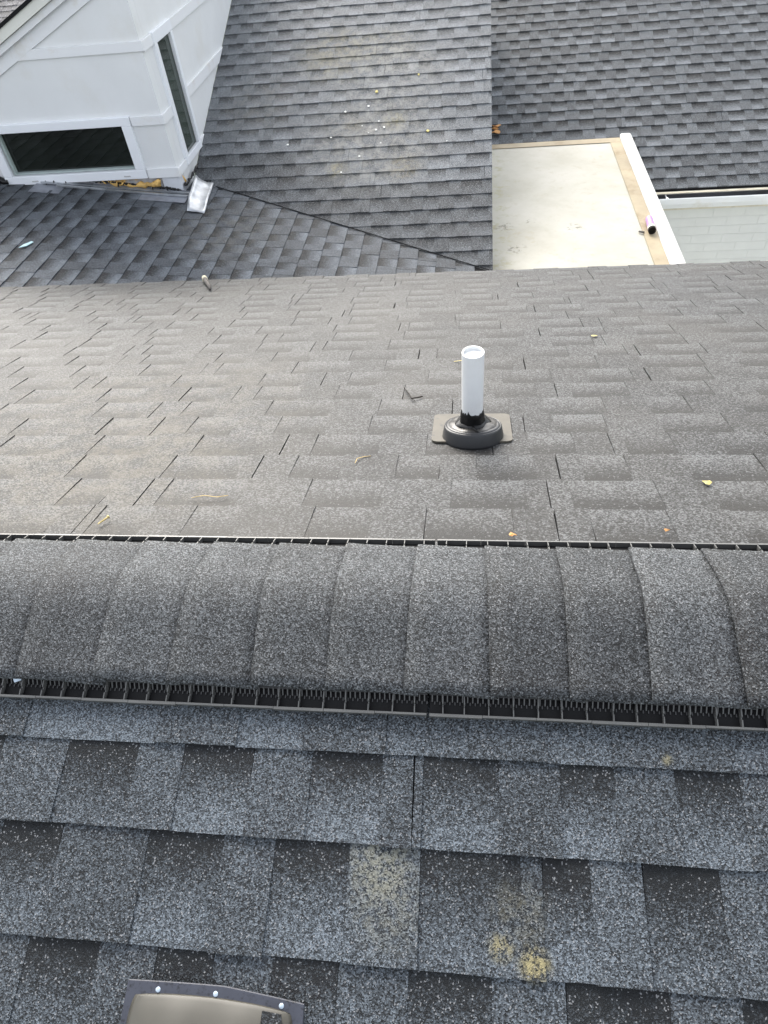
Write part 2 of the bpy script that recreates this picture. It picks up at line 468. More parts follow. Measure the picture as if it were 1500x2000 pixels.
clipC = [vline(cricket, VA, VB, Vector((-2.5, 3.5, -1.1)))]
cp = clip([(2.95, -2.85), (5.4, -2.85), (5.4, 0.6), (2.95, 0.6)], clipC)
cricket_roof = deck('roof_slope', cricket, cp, 0.03, M['felt'], 'low dark shingled roof below the white dormer, its courses running away from the ridge')
b = MB(); b.prism([cricket.pt(u, d, -0.0015) for u, d in ((2.95, -4.4), (4.9, -4.4), (4.9, -2.851), (2.95, -2.851))], -cricket.N * 0.03)
b.build('deck', M['felt'], cricket_roof)
C_BUTTS = [-4.315 + EXP * k for k in range(0, 33)]
lay_shingles(cricket_roof, cricket, C_BUTTS, 3.14, 5.4, M['cricket'], 23, clips=clipC, wave=0.003,
             wt=(0.09, 0.16), wb=(0.10, 0.19), hide=lambda c: c.y > 4.84 and c.x < -2.37)

clipB = [vline(upper, VA, VB, Vector((-1, 6, 0))), (-1, 0, 0.168), (1, 0, 2.331)]
up_poly = clip([(-2.331, -9.0), (0.168, -9.0), (0.168, -3.0), (-2.331, -3.0)], clipB)
upper_roof = deck('roof_slope', upper, up_poly, 0.10, M['felt'], 'steeper stained shingle roof beside the white dormer, patched with darker shingles near the valley')
# upper.d grows downhill, d = -s
U_BUTTS = sorted([-3.3429 - EXP * k for k in range(-2, 38)])
def patch_tone(c, k, u):
    s_ = -(c - upper.O).dot(upper.D)
    row = round((s_ - 3.3429) / EXP - 0.5)
    new = row <= 5 or (row == 6 and u < -1.02) or (row == 7 and u < -1.28) or (row == 8 and u < -1.40)
    return -0.40 if new else 0.06
lay_shingles(upper_roof, upper, U_BUTTS, -2.34, 0.168, M['upper'], 31, clips=clipB, tone_fn=patch_tone, wave=0.006, band_amt=0.8)
vb = MB(); vb.tube([V0 + Vector((0, 0, 0.012)) + vd * t for t in (0.02, 0.25, 0.5, 0.75, 1.0)], [0.0035] * 5, 5)
vb.build('valley_joint', M['felt'], upper_roof)
rw = MB(); rw.prism([Vector((0.10, 4.2, -1.66)), Vector((0.10, 8.6, -0.01)), Vector((0.10, 8.6, -2.6)), Vector((0.10, 4.2, -2.6))], (0.04, 0, 0))
rw.build('rake_wall', M['white_paint'], upper_roof)

# lower slope with gutter, seen past the flat roof
lower_roof = deck('roof_slope', lower, [(-0.6, -9.6), (5.2, -9.6), (5.2, -5.13), (-0.6, -5.13)], 0.03, M['felt'], 'farther dark shingled roof draining into the white gutter above the brick wall')
L_BUTTS = sorted([-5.1375 - EXP * k for k in range(0, 31)])
lay_shingles(lower_roof, lower, L_BUTTS, 0.15, 5.0, M['lower'], 47, wave=0.003, hide=lambda c: c.y < 6.86 and c.x < 1.52,
             wt=(0.085, 0.15), wb=(0.085, 0.17))

distant_roof = deck('roof_slope', distant, [(-13, -16.5), (-5.6, -16.5), (-5.6, -11.0), (-13, -11.0)], 0.05, M['felt'], 'distant purplish shingled roof glimpsed above the dormer rake')
G_BUTTS = sorted([-11.0 - EXP * k for k in range(0, 38)])
lay_shingles(distant_roof, distant, G_BUTTS, -10.2, -5.7, M['distant'], 53, wave=0.004)

# ------------------------------------------------------------------ ridge vent with its cap shingles
vent = empty('ridge_vent', (0, 0, 0))
tag(vent, 'black plastic ridge vent capped with overlapping grey shingles along the roof crest', 'ridge vent')
LIP = {1: 0.1985, -1: 0.1816}            # near, far
EDGE = {1: 0.163, -1: 0.134}
SECTIONS = [(-2.48, -1.272), (-1.268, -0.064), (-0.060, 1.146), (1.150, 2.35)]
rnd = random.Random(3)
for si, (x0, x1) in enumerate(SECTIONS):
    b = MB()
    for side, fr in ((1, near), (-1, far)):
        L, E_ = LIP[side], EDGE[side]
        b.fbox(fr, x0, x1, E_ - 0.035, L - 0.0045, 0.0085, 0.0105)            # channel floor
        b.fbox(fr, x0, x1, E_ - 0.030, E_ - 0.027, 0.0106, 0.026)             # inner wall
        b.fbox(fr, x0, x1, 0.060, E_ - 0.004, 0.0225, 0.0245)                 # cover under the caps
    sec = b.build('vent_section', M['black_plastic'], vent)
    for side, fr in ((1, near), (-1, far)):
        L, E_ = LIP[side], EDGE[side]
        lp = MB()
        n = 14
        for i in range(n):                                                    # lip in short moulded lengths with hairline notches
            a = x0 + (x1 - x0) * i / n; c = x0 + (x1 - x0) * (i + 1) / n - 0.0007
            w = 0.0008 * math.sin(i * 1.7 + si)
            lp.fbox(fr, a, c, L - 0.0040, L + w, 0.004, 0.0205)
        lp.build('lip', M['lip_plastic'] if True else None, sec)
        nf = 31
        for i in range(nf):
            u = x0 + (x1 - x0) * (i + 0.5) / nf + rnd.uniform(-0.002, 0.002)
            f = MB()
            lean = rnd.uniform(-0.0015, 0.0015)
            d0, d1 = E_ - 0.002, L - 0.0042
            dm = d0 + (d1 - d0) * 0.62
            P = fr.pt
            # thin plate from the grille to the lip with a notch near its middle
            prof = [(d0, 0.0108), (d1, 0.0108), (d1, 0.0200), (dm + 0.0025, 0.0212), (dm + 0.001, 0.0175), (dm - 0.0015, 0.0178), (dm - 0.003, 0.0218), (d0, 0.0232)]
            f.prism([P(u - 0.0009 + lean * (d - d0) * 20, d, n_) for d, n_ in prof], fr.U * 0.0018)
            f.build('fin', M['lip_plastic'], sec)
        cb_ = MB()
        k = 0; u = x0 + 0.003
        while u < x1 - 0.003:                                                 # the fine comb of the grille
            cb_.fbox(fr, u, u + 0.0020, E_ + 0.0005, E_ + 0.0120, 0.0205, 0.0225, 0.0135, 0.0150)
            cb_.fbox(fr, u + 0.0042, u + 0.0060, E_ + 0.011, E_ + 0.016, 0.0108, 0.0125)
            u += 0.0083
        cb_.fbox(fr, x0, x1, E_ - 0.004, E_ + 0.0025, 0.0212, 0.0228)
        tag(cb_.build('louvre_comb', M['comb_plastic'], sec), kind='stuff')

def cap_height(s):
    """height profile over the ridge at signed distance s from the crest (near side negative)"""
    y = abs(s)
    base = -y * sa / ca
    rr = 0.055
    z = base if y > rr else -(rr * sa / ca) / 2 - (y * y) / (2 * rr) * sa / ca
    return z + 0.0302 / ca
CAP_X = [-0.797, -0.649, -0.509, -0.367, -0.234, -0.099, 0.035, 0.165, 0.295, 0.430]
caps = [CAP_X[0] - 0.142 * k for k in range(5, 0, -1)] + CAP_X + [CAP_X[-1] + 0.138 * k for k in range(1, 7)]
tones = [0, 0, 0, 0, 0, -0.08, 0.08, 0.0, -0.05, 0.03, 0.10, -0.22, -0.24, 0.08, -0.28, 0, 0.05, 0, 0, 0, 0]
for i in range(len(caps) - 1):
    a, c = caps[i], caps[i + 1]
    x0, x1 = a, c + 0.02
    dn, df = EDGE[1] * ca + 0.0125 + rnd.uniform(-0.002, 0.003), EDGE[-1] * ca + 0.013 + rnd.uniform(-0.003, 0.003)
    yaw = 0.022 + rnd.uniform(-0.012, 0.012)
    n = 15
    vs, at = [], []
    nx = 4
    for layer in (0, 1):
        for j in range(nx + 1):
            t = j / nx; x = x0 + (x1 - x0) * t
            for q in range(n + 1):
                s = -dn + (dn + df) * q / n
                s2 = s - yaw * (x - (x0 + x1) / 2) + (rnd.uniform(-0.001, 0.001) if q in (0, n) else 0)
                lift = 0.0052 * (1 - t) - 0.0012 * t                      # butt rides on the cap before it
                xx = x + (rnd.uniform(-0.0008, 0.0008) if j == 0 else 0) + 0.004 * math.sin(i * 2.1) * (s / 0.15)
                z = cap_height(s2) + lift - (0.0042 if layer else 0)
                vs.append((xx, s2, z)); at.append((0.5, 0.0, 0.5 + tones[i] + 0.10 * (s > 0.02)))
    fs = []
    W = n + 1; K = (nx + 1) * W
    for j in range(nx):
        for q in range(n):
            p = j * W + q
            fs.append((p, p + W, p + W + 1, p + 1)); fs.append((K + p + 1, K + p + W + 1, K + p + W, K + p))
    for j in range(nx):
        p = j * W; fs.append((K + p, K + p + W, p + W, p)); p += n; fs.append((p, p + W, K + p + W, K + p))
    for q in range(n):
        fs.append((q, q + 1, K + q + 1, K + q)); p = nx * W + q; fs.append((p + 1, p, K + p, K + p + 1))
    o = link('cap_shingle', vs, fs, M['cap'], vent)
    add_tab_attr(o.data, at)
    o.data.polygons.foreach_set('use_smooth', [abs(pl.normal.z) > 0.6 for pl in o.data.polygons])

# ------------------------------------------------------------------ plumbing vent pipe
M['pvc'] = plain('white_pvc', (0.74, 0.75, 0.75), 0.35, 0.5, var=0.02, scale=20, dirt=(0.6, 0.58, 0.52), dirt_scale=30, dirt_amt=0.15)
M['boot_plate'] = plain('boot_flange_plastic', (0.085, 0.076, 0.058), 0.5, 0.4, var=0.15, scale=30, dirt=(0.03, 0.03, 0.03), dirt_scale=60, dirt_amt=0.8)
M['boot'] = plain('grey_boot_plastic', (0.030, 0.031, 0.033), 0.38, 0.5, var=0.1, scale=15)
M['rubber'] = plain('rubber_membrane', (0.035, 0.033, 0.03), 0.36, 0.5, var=0.2, scale=25, bump=0.2, bscale=60)
M['tar'] = plain('black_tar', (0.008, 0.008, 0.008), 0.25, 0.35, var=0.2, scale=40, bump=0.4, bscale=60)
PX, PY = 0.009, 0.715
pipe = empty('vent_pipe', (PX, PY, -PY * sa / ca))
tag(pipe, 'white plastic vent pipe standing in a black rubber boot on the far slope', 'vent pipe')
b = MB(); b.lathe((PX, PY, 0), (0, 0, 1), [(0.0278, -0.235), (0.0278, 0.0345), (0.0271, 0.036), (0.0248, 0.036), (0.0240, 0.0345), (0.0240, 0.027), (0.0001, 0.027)], 40)
b.build('pipe', M['pvc'], pipe, smooth=False)
pb = far.pt(0, 0) + Vector((PX, PY, -PY * sa / ca))
# flange plate, rounded corners
d_c = PY / ca
def rrect(u0, u1, d0, d1, r, n=5):
    out = []
    for (cx, cy, a0) in ((u1 - r, d1 - r, 0), (u0 + r, d1 - r, 90), (u0 + r, d0 + r, 180), (u1 - r, d0 + r, 270)):
        for i in range(n + 1):
            t = R(a0 + 90 * i / n); out.append((cx + r * math.cos(t), cy + r * math.sin(t)))
    return out
b = MB(); b.prism([far.pt(u + random.Random(int(u * 1e4)).uniform(-.001, .001), d, 0.006) for u, d in rrect(-0.100, 0.117, 0.700, 0.905, 0.02)], far.N * 0.0055)
b.build('flange', M['boot_plate'], pipe)
ba = pb + far.D * -0.010 + far.U * 0.002
b = MB(); b.lathe(ba, far.N, [(0.083, 0.002), (0.0828, 0.010), (0.0775, 0.036), (0.0765, 0.0405), (0.0745, 0.0422), (0.0735, 0.0415), (0.0725, 0.0398), (0.0715, 0.0418), (0.0695, 0.0440), (0.064, 0.0446), (0.0635, 0.0444)], 56)
b.build('collar', M['boot'], pipe, smooth=True)
def mw(j, t, r, h):
    return r, h + 0.0014 * math.sin(5 * t + 1) * (0.033 < r < 0.06) + 0.0008 * math.sin(9 * t) * (r > .05)
b = MB(); b.lathe(ba + far.D * 0.002, far.N, [(0.066, 0.0425), (0.064, 0.0450), (0.056, 0.0468), (0.048, 0.0485), (0.040, 0.0505), (0.030, 0.052)], 56, mw)
b.build('rubber_seal', M['rubber'], pipe, smooth=True)
jag = random.Random(8)
jv = [jag.uniform(-0.003, 0.003) for i in range(48)]
# e1 of a vertical lathe points along -y or x; raise two spikes on the side that faces the ridge
def tw(j, t, r, h):
    i = int(round(t / (2 * math.pi) * 48)) % 48
    return (r + (0.0012 * math.sin(7 * t + j) if j < 3 else 0), h + (jv[i] + TSP.get(i, 0) if j >= 3 else 0.0015 * math.sin(3 * t)))
e1_ = Vector((0, 0, 1)).orthogonal().normalized(); e2_ = Vector((0, 0, 1)).cross(e1_)
front = math.atan2(Vector((-0.35, -1, 0)).dot(e2_), Vector((-0.35, -1, 0)).dot(e1_)) % (2 * math.pi)
fi = int(round(front / (2 * math.pi) * 48))
TSP = {(fi) % 48: 0.012, (fi + 1) % 48: 0.006, (fi - 2) % 48: 0.005, (fi - 7) % 48: 0.007}
b = MB(); b.lathe((PX, PY, -0.142), (0, 0, 1), [(0.034, -0.060), (0.0330, -0.030), (0.0308, -0.012), (0.0294, -0.001), (0.0279, 0.001)], 48, tw)
b.build('tar_seal', M['tar'], pipe, smooth=True)
b = MB(); b.lathe(ba + far.D * 0.006, far.N, [(0.052, 0.0470), (0.050, 0.0500), (0.045, 0.0540), (0.039, 0.0590), (0.034, 0.064), (0.030, 0.066)], 40, lambda j, t, r, h: (r * (1 + 0.10 * math.sin(2 * t + 0.7) + 0.05 * math.sin(5 * t)), h))
b.build('tar_seal', M['tar'], pipe, smooth=True)
b = MB(); q = ba
b.tube([q + far.N * 0.053 + far.D * -0.040, q + far.N * 0.0510 + far.U * 0.002 + far.D * -0.050, q + far.N * 0.0485 + far.U * 0.008 + far.D * -0.060, q + far.N * 0.0465 + far.U * 0.014 + far.D * -0.065], [0.003, 0.0024, 0.002, 0.0015], 6)
b.build('tar_drip', M['tar'], pipe, smooth=True)

# ------------------------------------------------------------------ slant-back roof vent at the foot of the frame
M['vent_flange'] = plain('grey_vent_flange', (0.050, 0.054, 0.070), 0.5, 0.4, var=0.08, scale=40, dirt=(0.012, 0.012, 0.013), dirt_scale=140, dirt_amt=1.0)
M['vent_hood'] = plain('taupe_vent_hood', (0.058, 0.055, 0.045), 0.42, 0.45, var=0.12, scale=14)
M['nail'] = plain('galvanised_nail', (0.42, 0.50, 0.58), 0.4, 0.5, var=0.02)
rv = empty('roof_vent', near.pt(-0.36, 0.72, 0))
tag(rv, 'taupe plastic slant-back roof vent with a grey nailed flange on the near slope', 'roof vent')
fl = []
for (u, d) in rrect(-0.496, -0.226, 0.592, 0.93, 0.012, 3): fl.append((u, d))
pts = []
N_ = 24
top = [(-0.494 + 0.268 * i / N_, 0.5945 - 0.003 * math.sin(math.pi * i / N_ * 0.9) + (0.010 * max(0, i / N_ - 0.55) / 0.45)) for i in range(N_ + 1)]
outl = top + [(-0.222, 0.93), (-0.50, 0.93)]
b = MB(); b.prism([near.pt(u, d, 0.0105) for u, d in outl], near.N * 0.004)
bevel(b.build('flange', M['vent_flange'], rv), 0.001, 1)
b = MB()
rings = []
# hood: closed shell, rows run down the slope, each row an arch across
W0 = 26
def hood(u, d):
    """height of the hood over the flange"""
    cu = (u + 0.362) / 0.124; cd = (d - 0.607) / 0.05
    ed = max(0.0, 1 - abs(cu) ** 6) ** 0.5
    rise = 0.014 * min(1, max(0, cd)) ** 0.5 + 0.26 * max(0, d - 0.612)
    return 0.0145 + min(rise, 0.085) * ed + 0.0022 * math.sin(u * 75 + 0.6) * ed * min(1, max(0, cd))
rows = [0.606, 0.608, 0.612, 0.618, 0.626, 0.640, 0.66, 0.70, 0.75, 0.82, 0.90]
for d in rows:
    for i in range(W0 + 1):
        tt = -1 + 2 * i / W0; cu = math.copysign(abs(tt) ** 0.8, tt)
        narrow = 1.0 - 0.06 * math.exp(-(d - 0.606) / 0.012)
        bow = 0.006 * (abs(cu) ** 3) + 0.004 * max(0, cu)
        u = -0.362 + 0.124 * cu * narrow
        b.v.append(near.pt(u, d + bow, hood(-0.362 + 0.124 * cu, d)))
for j in range(len(rows) - 1):
    for i in range(W0):
        p = j * (W0 + 1) + i; b.f.append((p, p + W0 + 1, p + W0 + 2, p + 1))
k0 = len(b.v)
hd = b.build('hood', M['vent_hood'], rv, smooth=True)
sm = hd.modifiers.new('thickness', 'SOLIDIFY'); sm.thickness = 0.003; sm.offset = -1
for (u, d) in ((-0.4455, 0.6035), (-0.358, 0.6020), (-0.259, 0.6085)):
    b = MB(); b.lathe(near.pt(u, d, 0.0142), near.N, [(0.0037, 0.0), (0.0037, 0.0008), (0.0028, 0.0014), (0.0002, 0.0016)], 16)
    b.build('nail', M['nail'], rv, smooth=True)

# ------------------------------------------------------------------ dormer
XD, YD = -2.335, 4.83
dm = empty('dormer', (XD, YD, -1.2))
tag(dm, 'white panelled dormer with two dark windows and exposed foam at its base', 'dormer')
ZB = -1.02
def dbox(name, p0, p1, m_, parent=dm, bev=0.004):
    b = MB(); b.box(p0, p1); o = b.build(name, m_, parent)
    if bev: bevel(o, bev, 2)
    return o
# the two wall panels butt at the corner; openings are left for the windows
WX0, WX1, WZ0, WZ1 = -3.735, -2.668, -0.962, -0.640       # front pane
def wall_with_hole(name, P, u0, u1, z0, z1, hu0, hu1, hz0, hz1, thick, cut=None):
    b = MB()
    cells = [((u0, hu0), (z0, z1)), ((hu1, u1), (z0, z1)), ((hu0, hu1), (z0, hz0)), ((hu0, hu1), (hz1, z1))]
    for (ua, ub), (za, zb) in cells:
        if ub - ua < 1e-4 or zb - za < 1e-4: continue
        poly = [(ua, za), (ub, za), (ub, zb), (ua, zb)]
        if cut: poly = clip(poly, cut)
        if len(poly) > 2: b.prism([P(u, z, 0) for u, z in poly], P(0, 0, thick) - P(0, 0, 0))
    return b.build(name, M['white_paint'], dm)
FP = lambda u, z, t: Vector((u, YD + t, z))
SP = lambda u, z, t: Vector((XD - t, u, z))
RK = 0.452                                                   # rake rise per metre
def rake_z(x): return -0.025 + RK * (x + 3.358)
wall_with_hole('front_wall', FP, -5.2, XD, ZB + 0.02, 0.55, WX0, WX1, WZ0, WZ1, 0.10, cut=[(RK, -1, -0.025 + RK * 3.358 - 0.03)])
SY0, SY1, SZ0, SZ1 = 5.085, 5.40, -0.970, -0.182           # side pane
wall_with_hole('side_wall', SP, YD + 0.102, 8.6, -1.35, 0.42, SY0, SY1, SZ0, SZ1, 0.09, cut=[(-sb / cb * 1.0, 1, 2.888 / cb + 0.0)])
# trim boards
T = 0.017
def ftrim(x0, x1, z0, z1, t=T): return dbox('trim_board', (x0, YD - t, z0), (x1, YD - 0.0005, z1), M['trim_paint'], bev=0.003)
def strim(y0, y1, z0, z1, t=T): return dbox('trim_board', (XD + 0.0005, y0, z0), (XD + t, y1, z1), M['trim_paint'], bev=0.003)
band_l = -3.12
b = MB(); b.prism([Vector((-3.30, YD - T, -0.172)), Vector((XD + T, YD - T, -0.172)), Vector((XD + T, YD - T, -0.107)), Vector((-3.15, YD - T, -0.107))], (0, T - 0.0005, 0))
bevel(b.build('trim_board', M['trim_paint'], dm), 0.003)
ftrim(-2.585, XD + T, -0.648, -0.582)
ftrim(-2.585, XD + T, -1.034, -0.960)
strim(YD + 0.001, SY0 - 0.055, -0.180, -0.112)
strim(SY1 + 0.05, 8.3, -0.185, -0.112)
strim(YD + 0.001, SY0 - 0.055, -0.652, -0.582)
def strim_cut(z0, z1, y0):
    ye0 = (z0 * cb + 2.888 + 0.0) / sb; ye1 = (z1 * cb + 2.888) / sb
    b = MB(); b.prism([Vector((XD + T, y0, z0)), Vector((XD + T, ye0 - 0.03, z0)), Vector((XD + T, ye1 - 0.03, z1)), Vector((XD + T, y0, z1))], (-T + 0.0005, 0, 0))
    bevel(b.build('trim_board', M['trim_paint'], dm), 0.003)
strim_cut(-0.655, -0.575, SY1 + 0.05)
strim_cut(-1.034, -0.974, YD + 0.001)
# frieze and rake boards follow the gable slope
def rake(name, off0, off1, y0, y1, m_):
    xa, xb = -5.0, -2.30
    b = MB(); b.prism([Vector((xa, y0, rake_z(xa) + off0)), Vector((xb, y0, rake_z(xb) + off0)), Vector((xb, y0, rake_z(xb) + off1)), Vector((xa, y0, rake_z(xa) + off1))], (0, y1 - y0, 0))
    return bevel(b.build(name, m_, dm), 0.003)
rake('frieze_board', -0.178, -0.075, YD - T, YD - 0.0005, M['trim_paint'])
rake('rake_board', -0.088, -0.040, YD - 0.055, YD - T - 0.001, M['trim_paint'])
rake('rake_board', -0.038, 0.030, YD - 0.085, YD - T - 0.001, M['rake_paint'])
b = MB()
xa, xb = -5.0, -2.25
b.prism([Vector((xa, YD - 0.10, rake_z(xa) + 0.031)), Vector((xb, YD - 0.10, rake_z(xb) + 0.031)), Vector((xb, YD - 0.10, rake_z(xb) + 0.052)), Vector((xa, YD - 0.10, rake_z(xa) + 0.052))], (0, 3.8, 0))
b.build('roof_edge', M['felt'], dm)

# windows
def glass_mat(name, tint):
    mt, nt, bs = mat(name)
    g = NT(nt); p = g.pos()
    n = g.noise(1.3, 3, 0.6, p)
    g.l.new(g.ramp(n, [(0.3, tuple(c * 0.5 for c in tint)), (0.7, tint)]), bs.inputs['Base Color'])
    bs.inputs['Roughness'].default_value = 0.03; bs.inputs['Specular IOR Level'].default_value = 0.5
    bs.inputs['IOR'].default_value = 1.5
    return mt
M['dark_glass'] = glass_mat('dark_glass', (0.016, 0.020, 0.016))
M['green_glass'] = glass_mat('green_tinted_glass', (0.06, 0.08, 0.065))
win = tag(empty('window', (0, 0, 0)), 'wide landscape window', None); win.parent = dm
win.location = Vector((-3.2, YD, -0.8)) - dm.location
def wpart(name, p0, p1, m_, w, bev=0.004): return dbox(name, p0, p1, m_, w, bev)
FT = 0.03
wpart('frame', (WX0 - 0.075, YD - FT, WZ1), (WX1 + 0.078, YD + 0.012, WZ1 + 0.062), M['vinyl'], win)
wpart('frame', (WX0 - 0.075, YD - FT, WZ0 - 0.066), (WX1 + 0.078, YD + 0.012, WZ0), M['vinyl'], win)
wpart('frame', (WX0 - 0.075, YD - FT + 0.001, WZ0), (WX0, YD + 0.012, WZ1), M['vinyl'], win)
wpart('frame', (WX1, YD - FT + 0.001, WZ0), (WX1 + 0.078, YD + 0.012, WZ1), M['vinyl'], win)
wpart('jamb', (WX0, YD + 0.013, WZ0), (WX0 + 0.018, YD + 0.06, WZ1), plain('pale_green_vinyl', (0.45, 0.53, 0.50), 0.4, 0.4), win, 0.001)
wpart('sill', (WX0 + 0.019, YD + 0.013, WZ0), (WX1, YD + 0.06, WZ0 + 0.012), plain('grey_green_sill', (0.40, 0.47, 0.46), 0.4, 0.4), win, 0.001)
wpart('pane', (WX0 + 0.019, YD + 0.045, WZ0 + 0.013), (WX1 - 0.001, YD + 0.055, WZ1 - 0.001), M['dark_glass'], win, 0)
for x in (-3.58, -2.78):
    wpart('weep_cover', (x, YD - FT - 0.004, WZ0 - 0.045), (x + 0.055, YD - FT + 0.0005, WZ0 - 0.035), plain('weep_grey', (0.5, 0.5, 0.5), 0.5), win, 0.001)
win2 = tag(empty('window', (0, 0, 0)), 'tall narrow side window', None); win2.parent = dm
win2.location = Vector((XD, 5.24, -0.55)) - dm.location
def spart(name, y0, y1, z0, z1, t0, t1, m_, bev=0.004): return dbox(name, (XD + t0, y0, z0), (XD + t1, y1, z1), m_, win2, bev)
spart('frame', SY0 - 0.055, SY1 + 0.05, SZ1, SZ1 + 0.075, -0.01, 0.028, M['vinyl'])
spart('frame', SY0 - 0.055, SY1 + 0.05, SZ0 - 0.055, SZ0, -0.01, 0.028, M['vinyl'])
spart('frame', SY0 - 0.055, SY0, SZ0, SZ1, -0.01, 0.027, M['vinyl'])
spart('frame', SY1, SY1 + 0.05, SZ0, SZ1, -0.01, 0.027, M['vinyl'])
spart('pane', SY0 + 0.001, SY1 - 0.001, SZ0 + 0.001, SZ1 - 0.001, -0.012, -0.003, M['green_glass'], 0)

# exposed base: torn housewrap, spray foam, tar and flashing
def wrap_mat():
    mt, nt, bs = mat('dirty_sheathing'); g = NT(nt); p = g.pos()
    n1 = g.noise(6, 6, 0.7, p); n2 = g.noise(2.5, 4, 0.6, p)
    c = g.ramp(n1, [(0.3, (0.22, 0.22, 0.24)), (0.5, (0.38, 0.38, 0.40)), (0.7, (0.55, 0.55, 0.54))])
    c = g.mix(g.range(n2, 0.54, 0.62), c, (0.60, 0.38, 0.13, 1))
    g.l.new(c, bs.inputs['Base Color']); bs.inputs['Roughness'].default_value = 0.7
    g.bump(n1, 0.4, 0.01, bs)
    return mt
M['wrap'] = wrap_mat()
def cz(x): return (-1.5129 - 0.151 * x) / 0.989 - 0.085 * max(0.0, -2.85 - (x + 0.228) / cc)             # height of the cricket at x
b = MB(); b.prism([Vector((-5.0, YD + 0.006, cz(-5.0))), Vector((XD - 0.16, YD + 0.006, cz(XD - 0.16) - 0.01)), Vector((XD - 0.16, YD + 0.006, ZB + 0.015)), Vector((-5.0, YD + 0.006, ZB + 0.015))][::-1], (0, 0.06, 0))
b.build('sheathing', M['wrap'], dm)
M['torn'] = plain('torn_white_membrane', (0.66, 0.68, 0.72), 0.55, 0.4, var=0.06, scale=12)
b = MB(); b.box((XD - 0.158, YD + 0.003, cz(XD) - 0.02), (XD - 0.004, YD + 0.2, ZB - 0.016)); bevel(b.build('corner_post', M['torn'], dm), 0.012, 2)
b = MB(); b.prism([Vector((XD - 0.02, YD + 0.202, -1.25)), Vector((XD - 0.02, 5.5, -1.03)), Vector((XD - 0.02, 5.5, -1.037)), Vector((XD - 0.02, YD + 0.202, -1.037))], (-0.06, 0, 0))
b.build('sheathing', M['wrap'], dm)
M['foam'] = plain('orange_spray_foam', (0.66, 0.42, 0.14), 0.75, 0.3, var=0.35, scale=18, bump=0.8, bscale=40)
def blobby(name, pts, r, m_, seed, par=dm):
    rr = random.Random(seed); b = MB()
    P, Q = [], []
    for i in range(len(pts) - 1):
        a, c = Vector(pts[i]), Vector(pts[i + 1]); n = max(2, int((c - a).length / (r * 1.1)))
        for k in range(n): P.append(a.lerp(c, k / n) + Vector((0, rr.uniform(-0.1, 0.1) * r, rr.uniform(-0.45, 0.45) * r))); Q.append(r * rr.uniform(0.45, 1.25))
    P.append(Vector(pts[-1])); Q.append(r * 0.4); Q[0] = r * 0.4
    b.tube(P, Q, 8); return b.build(name, m_, par, smooth=True)
blobby('foam', [(-3.0, YD + 0.004, -1.045), (-2.75, YD, -1.085), (-2.51, YD - 0.004, -1.095)], 0.022, M['foam'], 1)
blobby('foam', [(-2.56, YD + 0.005, -1.12), (-2.505, YD - 0.006, -1.05)], 0.028, M['foam'], 2)
blobby('foam', [(XD - 0.01, YD + 0.08, -1.06), (XD - 0.008, YD + 0.12, -1.14)], 0.022, M['foam'], 3)
blobby('foam', [(XD + 0.02, 5.55, -1.05), (XD + 0.05, 5.35, -1.10)], 0.022, M['foam'], 12)
tarz = lambda x: cz(x) + 0.062 + 0.02 * (x - XD)
blobby('tar_bead', [(x, YD - 0.006, cz(x) + 0.034 + 0.006 * math.sin(x * 9)) for x in (-3.42, -3.1, -2.8, -2.5, XD - 0.01)], 0.009, M['tar'], 4)
blobby('tar_bead', [(XD + 0.012, YD + 0.03, -1.12), (XD + 0.03, 5.0, -1.11), (XD + 0.05, 5.18, -1.07)], 0.013, M['tar'], 5)
blobby('tar_bead', [(-4.0, YD - 0.02, -0.93), (-3.86, YD - 0.02, -0.975), (-3.79, YD - 0.03, -1.0)], 0.030, M['tar'], 6)
for i, (x, l) in enumerate(((-3.47, 0.075), (-3.30, 0.06), (-2.58, 0.05), (-2.46, 0.07), (-2.86, 0.05), (-3.40, 0.04), (-3.88, 0.07), (-3.80, 0.06))):
    blobby('tar_drip', [(x, YD - 0.014, cz(x) + 0.040), (x + 0.012, YD - 0.05, cz(x) + 0.034 - l * 0.3)], 0.006, M['tar'], 20 + i)
M['zinc'] = plain('galvanised_steel', (0.46, 0.48, 0.50), 0.42, 0.5, var=0.35, scale=9, metal=0.75, bump=0.5, bscale=14)
M['zinc_dull'] = plain('dull_flashing', (0.26, 0.275, 0.31), 0.45, 0.5, var=0.3, scale=9, metal=0.3)
# step flashing along the base: an upstand, a pressed rib and an apron on the shingles
def along(name, off_y, z0, z1, th, m_, xa=-3.75, xb=XD + 0.06):
    b = MB(); b.prism([Vector((xa, YD - off_y, cz(xa) + z0)), Vector((xb, YD - off_y, cz(xb) + z0)), Vector((xb, YD - off_y, cz(xb) + z1)), Vector((xa, YD - off_y, cz(xa) + z1))], (0, th, 0))
    return b.build(name, m_, dm)
along('flashing', 0.012, 0.010, 0.032, 0.008, M['zinc_dull'], -3.55)
along('flashing_rib', 0.050, 0.022, 0.034, 0.016, M['zinc'], -3.5)
along('flashing_rib', 0.095, 0.016, 0.028, 0.016, M['zinc'], -3.35)
along('flashing_apron', 0.19, 0.0110, 0.0145, 0.175, M['zinc_dull'], -3.55)
